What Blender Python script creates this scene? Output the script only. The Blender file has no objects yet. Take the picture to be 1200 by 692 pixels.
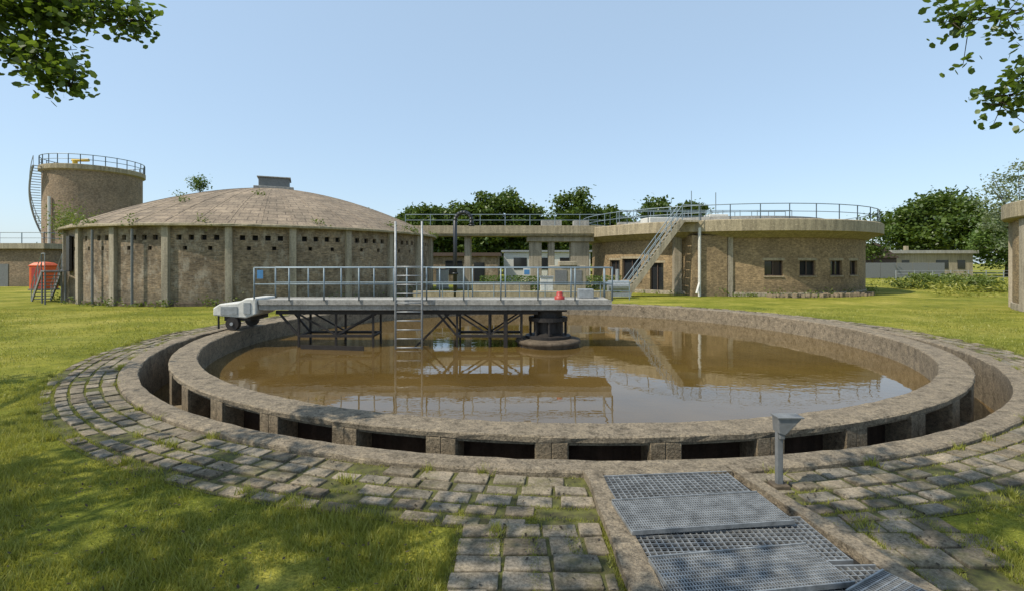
import bpy, math, random
import numpy as np
from mathutils import Vector
R_=random.Random(7); rng=np.random.default_rng(11)
sc=bpy.context.scene
pi=math.pi
# ------------------------------------------------------------------ helpers
def link(o,parent=None):
    sc.collection.objects.link(o)
    if parent: o.parent=parent
    return o
def group(name):
    return link(bpy.data.objects.new(name,None))
class MB:
    def __init__(s): s.v=[];s.f=[];s.uv=[]
    def face(s,pts,uv=None):
        b=len(s.v); s.v+= [tuple(p) for p in pts]; s.f.append(tuple(range(b,b+len(pts))))
        if uv is None:
            a=[Vector(p) for p in pts]; n=(a[1]-a[0]).cross(a[2]-a[1])
            if n.length<1e-12: n=Vector((0,0,1))
            n.normalize()
            if abs(n.z)>0.8: uv=[(p.x,p.y) for p in a]
            else:
                t=Vector((-n.y,n.x,0)).normalized(); uv=[(p.dot(t),p.z) for p in a]
        s.uv.append(uv)
    def hexa(s,c):
        for q in ((3,2,1,0),(4,5,6,7),(0,1,5,4),(1,2,6,5),(2,3,7,6),(3,0,4,7)): s.face([c[i] for i in q])
    def box(s,cx,cy,cz,sx,sy,sz,rot=0):
        ca,sa=math.cos(rot),math.sin(rot); c=[]
        for z in (-.5,.5):
            for x,y in ((-.5,-.5),(.5,-.5),(.5,.5),(-.5,.5)):
                X,Y=x*sx,y*sy; c.append((cx+X*ca-Y*sa,cy+X*sa+Y*ca,cz+z*sz))
        s.hexa(c)
    def bb(s,x0,x1,y0,y1,z0,z1): s.box((x0+x1)/2,(y0+y1)/2,(z0+z1)/2,x1-x0,y1-y0,z1-z0)
    def tube(s,p0,p1,r0,r1=None,n=8,cap=True):
        r1=r0 if r1 is None else r1
        p0=Vector(p0);p1=Vector(p1);d=(p1-p0)
        if d.length<1e-6:return
        d.normalize(); a=d.cross(Vector((0,0,1)) if abs(d.z)<.95 else Vector((1,0,0))).normalized(); b=d.cross(a)
        A=[p0+(a*math.cos(t)+b*math.sin(t))*r0 for t in [2*pi*i/n for i in range(n)]]
        B=[p1+(a*math.cos(t)+b*math.sin(t))*r1 for t in [2*pi*i/n for i in range(n)]]
        for i in range(n):
            j=(i+1)%n; s.face([A[j],A[i],B[i],B[j]])
        if cap: s.face(A); s.face(B[::-1])
    def path(s,pts,r0,r1=None,n=8):
        r1=r0 if r1 is None else r1; m=len(pts)-1
        for i in range(m):
            s.tube(pts[i],pts[i+1],r0+(r1-r0)*i/m,r0+(r1-r0)*(i+1)/m,n,True)
    def beam(s,p0,p1,w,h):
        p0=Vector(p0);p1=Vector(p1);d=(p1-p0).normalized()
        a=d.cross(Vector((0,0,1)) if abs(d.z)<.98 else Vector((0,1,0))).normalized()*w/2; b=a.cross(d).normalized()*h/2
        c=[p0-a-b,p0+a-b,p1+a-b,p1-a-b,p0-a+b,p0+a+b,p1+a+b,p1-a+b]; s.hexa(c)
    def rev(s,c,prof,n=96,a0=0,a1=2*pi,jit=0):
        acc=[0]
        for i in range(1,len(prof)): acc.append(acc[-1]+math.hypot(prof[i][0]-prof[i-1][0],prof[i][1]-prof[i-1][1]))
        rm=max(p[0] for p in prof)
        J=[[ (R_.uniform(-jit,jit),R_.uniform(-jit,jit)*.6) if jit else (0,0) for p in prof] for k in range(n+1)]
        if abs(a1-a0-2*pi)<1e-6: J[n]=J[0]
        for k in range(n):
            t0=a0+(a1-a0)*k/n;t1=a0+(a1-a0)*(k+1)/n
            for i in range(len(prof)-1):
                (r0,z0),(r1,z1)=prof[i],prof[i+1]
                q=[(r0+J[k][i][0],t0,z0+J[k][i][1]),(r0+J[k+1][i][0],t1,z0+J[k+1][i][1]),(r1+J[k+1][i+1][0],t1,z1+J[k+1][i+1][1]),(r1+J[k][i+1][0],t0,z1+J[k][i+1][1])]
                P=[(c[0]+r*math.cos(t),c[1]+r*math.sin(t),z) for r,t,z in q]
                U=[(t0*rm,acc[i]),(t1*rm,acc[i]),(t1*rm,acc[i+1]),(t0*rm,acc[i+1])]
                if r0<1e-4: P=P[1:];U=U[1:]
                elif r1<1e-4: P=P[:3];U=U[:3]
                s.face(P,U)
    def cwall(s,c,R,th,z0,z1,nseg,opens):
        A=sorted(set([round(2*pi*i/nseg,5) for i in range(nseg)]+[round(o[0],5) for o in opens]+[round(o[1],5) for o in opens]))
        A=[a for a in A if 0<=a<2*pi-1e-5]; A.append(2*pi+A[0]) 
        Z=sorted(set([z0,z1]+[o[2] for o in opens]+[o[3] for o in opens])); nA=len(A)-1;nZ=len(Z)-1
        op=np.zeros((nA,nZ),bool)
        for i in range(nA):
            am=((A[i]+A[i+1])/2)%(2*pi)
            for o in opens:
                if o[0]<am<o[1]:
                    for j in range(nZ):
                        if o[2]<(Z[j]+Z[j+1])/2<o[3]: op[i,j]=True
        P=lambda r,a,z:(c[0]+r*math.cos(a),c[1]+r*math.sin(a),z)
        Ri=R-th
        for i in range(nA):
            a,b=A[i],A[i+1]
            for j in range(nZ):
                zl,zh=Z[j],Z[j+1]
                if not op[i,j]:
                    s.face([P(R,a,zl),P(R,b,zl),P(R,b,zh),P(R,a,zh)],[(a*R,zl),(b*R,zl),(b*R,zh),(a*R,zh)])
                else:
                    if not op[i-1,j]: s.face([P(R,a,zl),P(R,a,zh),P(Ri,a,zh),P(Ri,a,zl)])
                    if not op[(i+1)%nA,j]: s.face([P(R,b,zl),P(Ri,b,zl),P(Ri,b,zh),P(R,b,zh)])
                    if j==0 or not op[i,j-1]: s.face([P(R,a,zl),P(Ri,a,zl),P(Ri,b,zl),P(R,b,zl)])
                    if j==nZ-1 or not op[i,j+1]: s.face([P(R,a,zh),P(R,b,zh),P(Ri,b,zh),P(Ri,a,zh)])
    def make(s,name,mat,parent=None,smooth=False,bevel=0):
        me=bpy.data.meshes.new(name); me.from_pydata(s.v,[],s.f); me.update()
        ul=me.uv_layers.new(name="UVMap"); flat=[c for u in s.uv for p in u for c in p]; ul.data.foreach_set("uv",flat)
        me.materials.append(mat)
        o=link(bpy.data.objects.new(name,me),parent)
        if smooth or bevel:
            m=o.modifiers.new("w","WELD"); m.merge_threshold=0.0005
        if bevel:
            b=o.modifiers.new("b","BEVEL"); b.width=bevel; b.segments=2; b.limit_method='ANGLE'
        if smooth:
            for p in me.polygons:p.use_smooth=True
        return o
# ------------------------------------------------------------------ materials
class NT:
    def __init__(s,name):
        s.m=bpy.data.materials.new(name); s.m.use_nodes=True; s.t=s.m.node_tree; s.t.nodes.clear()
        s.out=s.n('ShaderNodeOutputMaterial')
    def n(s,t,**k):
        x=s.t.nodes.new(t)
        for a,b in k.items(): setattr(x,a,b)
        return x
    def l(s,a,b): s.t.links.new(a,b)
    def noise(s,vec,scale,detail=5,rough=.6):
        x=s.n('ShaderNodeTexNoise'); x.inputs['Scale'].default_value=scale;x.inputs['Detail'].default_value=detail;x.inputs['Roughness'].default_value=rough
        if vec is not None: s.l(vec,x.inputs['Vector'])
        return x.outputs['Fac']
    def ramp(s,f,stops):
        x=s.n('ShaderNodeValToRGB'); e=x.color_ramp.elements
        while len(e)>1:e.remove(e[-1])
        e[0].position=stops[0][0]; e[0].color=(*stops[0][1],1)
        for p,c in stops[1:]:
            q=e.new(p); q.color=(*c,1)
        s.l(f,x.inputs['Fac']); return x.outputs['Color']
    def mix(s,f,a,b,bt='MIX'):
        x=s.n('ShaderNodeMix',data_type='RGBA',blend_type=bt)
        if isinstance(f,(int,float)): x.inputs[0].default_value=f
        else: s.l(f,x.inputs[0])
        for i,v in ((6,a),(7,b)):
            if isinstance(v,tuple): x.inputs[i].default_value=(*v,1)
            else: s.l(v,x.inputs[i])
        return x.outputs[2]
    def math(s,op,a,b=0):
        x=s.n('ShaderNodeMath',operation=op)
        for i,v in ((0,a),(1,b)):
            if isinstance(v,(int,float)): x.inputs[i].default_value=v
            else: s.l(v,x.inputs[i])
        return x.outputs[0]
    def bump(s,h,st,dist=.02):
        x=s.n('ShaderNodeBump'); x.inputs['Strength'].default_value=st;x.inputs['Distance'].default_value=dist; s.l(h,x.inputs['Height']); return x.outputs['Normal']
    def bsdf(s,col,rough=.8,metal=0,normal=None,spec=.3):
        x=s.n('ShaderNodeBsdfPrincipled')
        if isinstance(col,tuple): x.inputs['Base Color'].default_value=(*col,1)
        else: s.l(col,x.inputs['Base Color'])
        if isinstance(rough,(int,float)): x.inputs['Roughness'].default_value=rough
        else: s.l(rough,x.inputs['Roughness'])
        x.inputs['Metallic'].default_value=metal; x.inputs['Specular IOR Level'].default_value=spec
        if normal is not None: s.l(normal,x.inputs['Normal'])
        s.l(x.outputs[0],s.out.inputs[0]); return x
    def obj(s): return s.n('ShaderNodeNewGeometry').outputs['Position']
    def rnd(s): return s.n('ShaderNodeNewGeometry').outputs['Random Per Island']
    def sc(s,vec,v):
        x=s.n('ShaderNodeMapping'); x.inputs['Scale'].default_value=v; s.l(vec,x.inputs['Vector']); return x.outputs[0]
def m_concrete(name,base,dark=.45,light=1.25,moss=.0,streak=.4,scale=1.0,bs=.5,speck=0):
    t=NT(name); p=t.obj()
    b=lambda k:tuple(c*k for c in base)
    n1=t.noise(p,1.3*scale,6,.65); c=t.ramp(n1,[(.3,b(dark)),(.5,b(1)),(.72,b(light))])
    n2=t.noise(p,14*scale,4,.7); c=t.mix(.55,c,t.ramp(n2,[(.35,b(.35)),(.6,b(1.1)),(.8,b(1.5))]))
    if streak:
        ps=t.sc(p,(3,3,.25)); n3=t.noise(ps,1.6,4,.6); c=t.mix(streak,c,t.ramp(n3,[(.4,b(.3)),(.62,b(1.1))]))
    if moss:
        n4=t.noise(p,2.7,6,.7); f=t.ramp(n4,[(.5,(0,0,0)),(.66,(1,1,1))]); c=t.mix(t.math('MULTIPLY',f,moss),c,(.055,.055,.028))
    n5=t.noise(p,45*scale,3,.7)
    if speck:
        c=t.mix(speck,c,t.ramp(n5,[(.36,b(.18)),(.5,b(1)),(.7,b(1.9))]))
        n7=t.noise(p,22*scale,4,.8); c=t.mix(speck,c,t.ramp(n7,[(.38,b(.25)),(.52,b(1.1)),(.7,b(1.5))]))
        v=t.n('ShaderNodeTexVoronoi');v.inputs['Scale'].default_value=5;t.l(p,v.inputs['Vector']);f=t.ramp(t.math('ADD',v.outputs['Distance'],t.math('MULTIPLY',n2,.5)),[(.34,(1,1,1)),(.44,(0,0,0))])
        c=t.mix(t.math('MULTIPLY',f,.5),c,b(1.7))
        n8=t.noise(p,5.5,8,.8); c=t.mix(min(1,speck*1.6),c,t.ramp(n8,[(.36,(.28,.27,.25)),(.5,(.95,.95,.95)),(.66,(1.3,1.27,1.2))]),'MULTIPLY')
    t.bsdf(c,.9,0,t.bump(t.math('ADD',n2,n5),bs,.02)); return t.m
def m_brick(name,c1,c2,mort,stain=.5,white=0,bw=.22,bh=.065):
    t=NT(name); uv=t.n('ShaderNodeUVMap').outputs[0]; p=t.obj()
    br=t.n('ShaderNodeTexBrick'); t.l(uv,br.inputs['Vector'])
    br.inputs['Color1'].default_value=(*c1,1);br.inputs['Color2'].default_value=(*c2,1);br.inputs['Mortar'].default_value=(*mort,1)
    br.inputs['Scale'].default_value=1;br.inputs['Brick Width'].default_value=bw;br.inputs['Row Height'].default_value=bh
    br.inputs['Mortar Size'].default_value=.007;br.inputs['Bias'].default_value=-.1
    c=br.outputs['Color']
    n=t.noise(p,.55,7,.7); c=t.mix(stain,c,t.ramp(n,[(.3,(.3,.3,.3)),(.55,(1,1,1)),(.75,(1.3,1.25,1.15))]),'MULTIPLY')
    n2=t.noise(p,5,5,.75); c=t.mix(.65,c,t.ramp(n2,[(.3,(.35,.35,.35)),(.6,(1.2,1.2,1.2))]),'MULTIPLY')
    n6=t.noise(t.sc(uv,(4.5,15,1)),1,2,.8); c=t.mix(.75,c,t.ramp(n6,[(.32,(.45,.43,.4)),(.5,(1,1,1)),(.7,(1.4,1.35,1.3))]),'MULTIPLY')
    if white:
        n3=t.noise(t.sc(p,(1,1,.6)),1.6,7,.8); f=t.ramp(n3,[(.5,(0,0,0)),(.66,(1,1,1))]); c=t.mix(t.math('MULTIPLY',f,white),c,(.42,.38,.31))
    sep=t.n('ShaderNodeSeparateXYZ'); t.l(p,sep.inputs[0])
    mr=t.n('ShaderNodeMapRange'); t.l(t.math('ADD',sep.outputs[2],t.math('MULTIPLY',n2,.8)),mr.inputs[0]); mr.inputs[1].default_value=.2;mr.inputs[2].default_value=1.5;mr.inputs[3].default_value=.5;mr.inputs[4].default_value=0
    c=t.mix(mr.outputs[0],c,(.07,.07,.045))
    t.bsdf(c,.9,0,t.bump(t.math('ADD',br.outputs['Fac'],t.math('MULTIPLY',n2,-.6)),-.5,.015)); return t.m
def m_metal(name,col,rough=.45,metal=.6,var=.5):
    t=NT(name);p=t.obj();n=t.noise(p,9,5,.7)
    c=t.ramp(n,[(.3,tuple(x*(1-var) for x in col)),(.6,col),(.8,tuple(min(1,x*1.2) for x in col))])
    t.bsdf(c,rough,metal,t.bump(n,.15,.01),.5);return t.m
def m_leaf(name,a,b,tr=.35):
    t=NT(name); p=t.obj()
    f=t.math('ADD',t.math('MULTIPLY',t.rnd(),.55),t.math('MULTIPLY',t.noise(p,.6,2),.5))
    c=t.ramp(f,[(.2,a),(.8,b)])
    d=t.n('ShaderNodeBsdfDiffuse'); t.l(c,d.inputs[0]); tt=t.n('ShaderNodeBsdfTranslucent'); t.l(t.mix(.5,c,(b[0]*1.3,b[1]*1.3,b[2]*.5)),tt.inputs[0])
    g=t.n('ShaderNodeBsdfGlossy'); g.inputs['Roughness'].default_value=.45; g.inputs[0].default_value=(.6,.6,.6,1)
    m=t.n('ShaderNodeMixShader'); m.inputs[0].default_value=tr; t.l(d.outputs[0],m.inputs[1]); t.l(tt.outputs[0],m.inputs[2])
    m2=t.n('ShaderNodeMixShader'); m2.inputs[0].default_value=.04; t.l(m.outputs[0],m2.inputs[1]); t.l(g.outputs[0],m2.inputs[2])
    t.l(m2.outputs[0],t.out.inputs[0]); return t.m
M={}
M['rim']=m_concrete('weathered_rim_concrete',(.25,.205,.145),.38,1.35,.45,.2,1.2,1.0,.5)
M['rimface']=m_concrete('rim_face_concrete',(.25,.20,.135),.35,1.25,.35,.55,1.2,.9,.4)
M['conc']=m_concrete('pale_concrete',(.38,.33,.24),.65,1.15,0,.35,.8,.4)
M['concw']=m_concrete('walkway_concrete',(.37,.36,.33),.7,1.1,0,.25,1,.3)
M['concd']=m_concrete('dark_concrete',(.13,.10,.07),.5,1.2,.2,.4)
M['pier']=m_concrete('pier_concrete',(.38,.33,.25),.6,1.2,.0,.4,.8)
M['lips']=m_concrete('lip_concrete',(.38,.32,.215),.5,1.15,.1,.6,.7,.5,.2)
M['brickL']=m_brick('mottled_brick',(.28,.205,.13),(.16,.12,.082),(.21,.185,.145),.85,.6)
M['brickR']=m_brick('tan_brick',(.36,.255,.135),(.25,.175,.095),(.23,.19,.13),.5,0)
M['brickS']=m_brick('silo_brick',(.30,.215,.14),(.21,.155,.105),(.22,.18,.13),.4,.1)
M['galv']=m_metal('galvanised_steel',(.33,.35,.36),.5,.35,.35)
M['rail']=m_metal('rail_paint',(.20,.26,.30),.5,.1,.25)
M['grate']=m_metal('grating_steel',(.32,.33,.33),.5,.45,.55)
M['dark']=m_metal('dark_steel',(.035,.03,.027),.6,.3,.5)
M['black']=m_metal('black_pipe_paint',(.02,.022,.025),.4,0,.3)
M['white']=m_metal('white_paint',(.62,.61,.56),.5,0,.25)
M['grey']=m_metal('grey_paint',(.16,.165,.165),.6,0,.3)
M['red']=m_metal('red_paint',(.38,.04,.03),.5,0,.3)
M['orange']=m_metal('orange_plastic',(.65,.10,.02),.5,0,.12)
M['yellow']=m_metal('yellow_paint',(.6,.4,.04),.5,0,.2)
M['blue']=m_metal('blue_sign',(.06,.2,.4),.5,0,.1)
M['brown']=m_metal('brown_cladding',(.09,.06,.045),.8,0,.3)
M['hole']=m_metal('interior_shade_black',(.014,.012,.01),.9,0,.3)  # near-black colour stands in for shade behind openings and under gratings
M['recess_shade']=m_concrete('shaded_recess_brown',(.06,.038,.025),.4,1.3,.0,.5)  # reddish-brown recess backing, its colour darkened to stand for shade in the openings
M['bark']=m_concrete('bark',(.10,.08,.055),.4,1.3,.2,.6,3,1)
M['leafF']=m_leaf('maple_leaves_near',(.04,.08,.012),(.13,.19,.03),.5)
M['leafS']=m_leaf('maple_leaves_crown',(.03,.06,.012),(.08,.12,.025),.25)
M['leafD']=m_leaf('tree_leaves_dark',(.04,.075,.012),(.10,.145,.024),.3)
M['leafL']=m_leaf('tree_leaves_light',(.06,.11,.02),(.12,.18,.035),.3)
M['leafW']=m_leaf('willow_leaves',(.12,.15,.08),(.2,.24,.14),.3)
M['weed']=m_leaf('weeds',(.08,.12,.02),(.16,.20,.045),.35)
M['blade']=m_leaf('grass_blades',(.15,.175,.025),(.36,.35,.08),.35)
t=NT('window_glass'); t.bsdf((.02,.022,.025),.08,0,None,.6); M['glass']=t.m
t=NT('dome_roofing');p=t.obj();uv=t.n('ShaderNodeUVMap').outputs[0]
br=t.n('ShaderNodeTexBrick');t.l(uv,br.inputs['Vector']);br.inputs['Scale'].default_value=1;br.inputs['Brick Width'].default_value=1.0;br.inputs['Row Height'].default_value=.5;br.inputs['Mortar Size'].default_value=.03
br.inputs['Color1'].default_value=(.29,.235,.17,1);br.inputs['Color2'].default_value=(.23,.185,.135,1);br.inputs['Mortar'].default_value=(.13,.105,.08,1)
n=t.noise(p,.8,7,.7);c=t.mix(.8,br.outputs['Color'],t.ramp(n,[(.3,(.55,.55,.55)),(.55,(1.05,1.02,1.0)),(.75,(1.5,1.45,1.4))]),'MULTIPLY')
n2=t.noise(p,9,4,.8);c=t.mix(.7,c,t.ramp(n2,[(.3,(.4,.4,.4)),(.6,(1.2,1.2,1.2))]),'MULTIPLY')
t.bsdf(c,.95,0,t.bump(n2,.7,.05));M['dome']=t.m
t=NT('grass_ground');p=t.obj()
n=t.noise(p,.35,6,.65);c=t.ramp(n,[(.32,(.14,.165,.025)),(.48,(.26,.265,.042)),(.66,(.40,.36,.09))])
n2=t.noise(p,3,6,.8);c=t.mix(.75,c,t.ramp(n2,[(.32,(.4,.46,.35)),(.52,(1,1,1)),(.7,(1.3,1.2,1.1))]),'MULTIPLY')
n3=t.noise(p,40,3,.8);c=t.mix(.7,c,t.ramp(n3,[(.35,(.35,.38,.3)),(.6,(1.2,1.15,1.1))]),'MULTIPLY')
n4=t.noise(t.sc(p,(.12,.5,1)),1,5,.7);c=t.mix(.6,c,t.ramp(n4,[(.4,(.65,.75,.6)),(.6,(1.15,1.1,1.1))]),'MULTIPLY')
t.bsdf(c,.95,0,t.bump(t.math('ADD',n2,n3),.8,.05),.1);M['ground']=t.m
t=NT('paving_slab');p=t.obj()
c=t.ramp(t.rnd(),[(0,(.15,.12,.085)),(.35,(.23,.19,.135)),(.7,(.30,.25,.185)),(1,(.19,.17,.135))])
n=t.noise(p,3,6,.7);c=t.mix(.85,c,t.ramp(n,[(.33,(.3,.31,.27)),(.55,(1,1,1)),(.75,(1.3,1.25,1.15))]),'MULTIPLY')
n2=t.noise(p,40,4,.8);c=t.mix(.8,c,t.ramp(n2,[(.35,(.35,.35,.32)),(.6,(1.2,1.2,1.2)),(.8,(1.6,1.6,1.6))]),'MULTIPLY')
n4=t.noise(p,1.6,7,.8);c=t.mix(t.math('MULTIPLY',t.ramp(n4,[(.51,(0,0,0)),(.66,(1,1,1))]),.6),c,(.11,.105,.035))
t.bsdf(c,.92,0,t.bump(n2,.6,.012));M['slab']=t.m
t=NT('joint_soil');p=t.obj();n=t.noise(p,6,6,.75);c=t.ramp(n,[(.35,(.045,.04,.02)),(.5,(.08,.08,.027)),(.7,(.14,.145,.035))]);t.bsdf(c,1,0,t.bump(n,.6,.02));M['soil']=t.m
def m_water(name,col,bs,scale):
    t=NT(name);p=t.obj()
    n=t.noise(t.sc(p,(1,1.5,1)),scale,2,.5); n2=t.noise(p,scale*.25,2,.5)
    nn=t.noise(p,.22,4,.6); mask=t.ramp(nn,[(.42,(.15,.15,.15)),(.6,(1,1,1))])
    h=t.math('MULTIPLY',t.math('ADD',n,n2),mask)
    n3=t.noise(p,.5,5,.6)
    c=t.ramp(n3,[(.35,tuple(x*.75 for x in col)),(.6,col)])
    x=t.bsdf(c,.012,0,t.bump(h,bs,.02),.5); x.inputs['IOR'].default_value=1.6
    return t.m
M['water']=m_water('murky_water',(.12,.075,.022),.15,3.6)
M['waterc']=m_water('channel_water',(.12,.075,.028),.06,3)
# ------------------------------------------------------------------ leaf generators
def poly_mesh(name,V,nper,mat,parent=None):
    n=len(V)//nper; me=bpy.data.meshes.new(name)
    me.vertices.add(len(V)); me.vertices.foreach_set('co',V.astype(np.float32).ravel())
    me.loops.add(len(V)); me.loops.foreach_set('vertex_index',np.arange(len(V),dtype=np.int32))
    me.polygons.add(n); me.polygons.foreach_set('loop_start',np.arange(0,len(V),nper,dtype=np.int32))
    me.polygons.foreach_set('loop_total',np.full(n,nper,dtype=np.int32))
    me.update(calc_edges=True); me.materials.append(mat)
    return link(bpy.data.objects.new(name,me),parent)
def leaves(name,P,size,mat,parent=None,kind=6,flat=.5,aspect=.5):
    n=len(P); u=rng.normal(size=(n,3)); u[:,2]*=.6; u/=np.linalg.norm(u,axis=1)[:,None]
    w=rng.normal(size=(n,3)); w[:,2]+=flat*2; v=np.cross(w,u); v/=np.linalg.norm(v,axis=1)[:,None]
    s=size*rng.uniform(.6,1.3,n)[:,None]
    if kind==6: sh=[(-.5,0),(-.22,.42),(.2,.5),(.5,0),(.2,-.5),(-.22,-.42)]
    else: sh=[(-.5,-.1),(-.1,-.5),(.5,.1),(.1,.5)]
    V=np.stack([P+s*(a*u+b*aspect*2*v*.7) for a,b in sh],axis=1).reshape(-1,3)
    return poly_mesh(name,V,len(sh),mat,parent)
def crown(c,rad,ncl,nper,cs):
    d=rng.normal(size=(ncl,3)); d/=np.linalg.norm(d,axis=1)[:,None]; r=rng.uniform(.15,1,ncl)**.45
    bump=1+.18*np.sin(d[:,0]*5+c[0])*np.cos(d[:,2]*4+c[1])
    C=np.array(c)+d*(r*bump)[:,None]*np.array(rad)
    k=rng.uniform(.6,1.4,ncl)
    P=np.repeat(C,nper,axis=0)+rng.normal(size=(ncl*nper,3))*np.repeat(k,nper)[:,None]*cs*np.array([1,1,.6])
    return C,P
def tree(name,base,h,rad,mat,ncl=90,nper=40,cs=.8,ls=.5,trunk=.35,kind=4,cz=None):
    g=group(name)
    cz=h-rad[2] if cz is None else cz
    c=(base[0],base[1],cz); C,P=crown(c,rad,ncl,nper,cs); P=P[P[:,2]>.3]
    leaves('crown_leaves',P,ls,mat,g,kind)
    b=MB(); top=Vector((base[0],base[1],cz)); bs=Vector(base)
    b.path([bs,bs.lerp(top,.4)+Vector((.1*trunk,0,0)),top],trunk,trunk*.45,8)
    for i in range(min(10,ncl)):
        q=Vector(C[i]); s=bs.lerp(top,R_.uniform(.35,.9)); b.path([s,s.lerp(q,.5)+Vector((0,0,.3)),q],trunk*.3,trunk*.06,5)
    b.make('trunk_and_limbs',M['bark'],g,True)
    return g
# ------------------------------------------------------------------ ground
BC=(1.15,15.8)
mb=MB(); mb.rev(BC,[(10.6,0),(11.2,0),(12.5,0),(15,0),(20,0),(30,0),(50,0),(100,0),(300,0),(1600,0)],96)
mb.make('ground',M['ground'])
# ------------------------------------------------------------------ basin
WO=9.92;WI=9.46
g=group('round_settling_basin')
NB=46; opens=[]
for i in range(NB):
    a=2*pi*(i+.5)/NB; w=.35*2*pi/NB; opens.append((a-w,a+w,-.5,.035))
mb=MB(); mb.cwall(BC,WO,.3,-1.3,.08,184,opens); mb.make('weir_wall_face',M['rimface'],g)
mb=MB(); mb.rev(BC,[(WO+.002,.07),(WO+.03,.075),(WO+.035,.135),(WO+.015,.15),(WO-.2,.155),(WI,.15),(WI-.02,.13),(WI-.02,-1.3)],300,jit=.009)
mb.make('weir_wall_top',M['rim'],g)
mb=MB(); mb.rev(BC,[(WO-.295,-1.3),(WO-.295,.07)],184); mb.make('weir_wall_back',M['recess_shade'],g)
mb=MB()
for i in range(NB):
    a=2*pi*i/NB
    for da in (-.0098,.0098):
        mb.box(BC[0]+(WO+.0)*math.cos(a+da),BC[1]+(WO+.0)*math.sin(a+da),-.615,.06,.19,1.37,a)
mb.make('pier_faces',M['rimface'],g,bevel=.01)
mb=MB(); mb.rev(BC,[(10.43,-1.3),(10.43,.05),(10.45,.07),(10.6,.078),(10.73,.07),(10.75,.05),(10.75,-.1)],300,jit=.01); mb.make('outer_kerb',M['rim'],g)
mb=MB(); mb.rev(BC,[(9.6,-1.25),(10.5,-1.25)],96); mb.make('channel_floor',M['concd'],g)
mb=MB(); mb.rev(BC,[(9.5,-.85),(10.44,-.85)],96); mb.make('channel_water',M['waterc'])
WZ=-.40
mb=MB(); mb.rev(BC,[(0,WZ),(WI-.01,WZ)],96); mb.make('basin_water',M['water'])
# ------------------------------------------------------------------ paving
A=(.74,5.05);B=(2.36,5.2);C=(2.98,2.2);D=(.80,2.2)
def inpit(x,y): return y<5.13 and .70<x<2.38+.2*(5.15-y)
mb=MB(); mb.rev(BC,[(10.74,.006),(11.8,.006)],180); mb.make('paving_bed',M['soil'])
def slab(mb,corn,z,h=.05):
    tz=[R_.uniform(-.007,.007) for _ in range(4)]; dz=R_.uniform(-.01,.01)
    mb.hexa([(x,y,z-h) for x,y in corn]+[(x+R_.uniform(-.008,.008),y+R_.uniform(-.008,.008),z+dz+tz[i]) for i,(x,y) in enumerate(corn)])
mb=MB()
r=10.77
for k,dr in enumerate((.22,.2,.21,.2,.2)):
    n=int(2*pi*(r+dr/2)/(.38 if k%2==0 else .33)); off=R_.random()
    for i in range(n):
        if R_.random()<.03+.02*k: continue
        gp=.012+.004*k; a0=2*pi*(i+off+R_.uniform(-.04,.06))/n; a1=2*pi*(i+.95+off)/n; r0=r+gp; r1=r+dr-gp+R_.uniform(-.018,.012)
        if k==4 and R_.random()<.4: continue
        a0+=gp/r;a1-=gp/r
        am=(a0+a1)/2;cx,cy=BC[0]+r*math.cos(am),BC[1]+r*math.sin(am)
        if inpit(cx,cy): continue
        slab(mb,[(BC[0]+rr*math.cos(aa),BC[1]+rr*math.sin(aa)) for rr,aa in ((r0,a0),(r1,a0),(r1,a1),(r0,a1))],.026)
    r+=dr
mb.make('ring_paving',M['slab'],bevel=.01)
mb=MB(); mb.bb(-.46,.76,-1.5,4.3,-.02,.008); mb.bb(2.6,3.62,-1.5,4.4,-.02,.0085); mb.make('path_bed',M['soil'])
mb=MB(); y=4.15
while y>-1.5:
    h=R_.choice((.2,.2,.25)); x=-.44+R_.uniform(-.02,.02)
    while x<.70:
        w=R_.choice((.28,.3,.36)); x2=min(x+w,.74)
        if x2-x>.1 and R_.random()>.03:
            slab(mb,[(x+.013,y-h+.013),(x2-.013,y-h+.013),(x2-.013,y-.013),(x+.013,y-.013)],.028)
        x=x2
    y-=h
y=4.25
while y>-1.5:
    x=2.5+R_.uniform(0,.1)
    while x<3.5:
        w=R_.choice((.25,.3,.35))
        if not inpit(x+w/2-.03,y-.1) and R_.random()>.08: slab(mb,[(x+.013,y-.22),(x+w-.013,y-.22),(x+w-.013,y),(x+.013,y)],.026)
        x+=w
    y-=.24
mb.make('garden_path',M['slab'],bevel=.01)
# ------------------------------------------------------------------ grating pit
g=group('grated_pit_cover')
def lerp2(p,q,t): return (p[0]+(q[0]-p[0])*t,p[1]+(q[1]-p[1])*t)
def Q(u,v):
    a=lerp2(A,D,v);b=lerp2(B,C,v);return lerp2(a,b,u)
mb=MB()
def fr(u0,u1,v0,v1,z):
    n=max(1,int((v1-v0)*14)); J=[(R_.uniform(-.006,.006),R_.uniform(-.006,.006)) for _ in range(n+1)]
    for k in range(n):
        va=v0+(v1-v0)*k/n;vb=v0+(v1-v0)*(k+1)/n
        c=[Q(u0+J[k+1][0],vb),Q(u1+J[k+1][1],vb),Q(u1+J[k][1],va),Q(u0+J[k][0],va)]; mb.hexa([(x,y,-.05) for x,y in c]+[(x,y,z) for x,y in c])
fr(0,.1,0,1,.09);fr(.92,1,0,1,.088);fr(.107,.913,0,.05,.086);mb.make('concrete_frame',M['rim'],g)
mb=MB();c=[Q(.09,1),Q(.93,1),Q(.93,.04),Q(.09,.04)];mb.face([(x,y,.014) for x,y in c]);mb.make('pit_floor',M['hole'],g)  # shallow floor coloured near-black in place of a deep pit's shade
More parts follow.
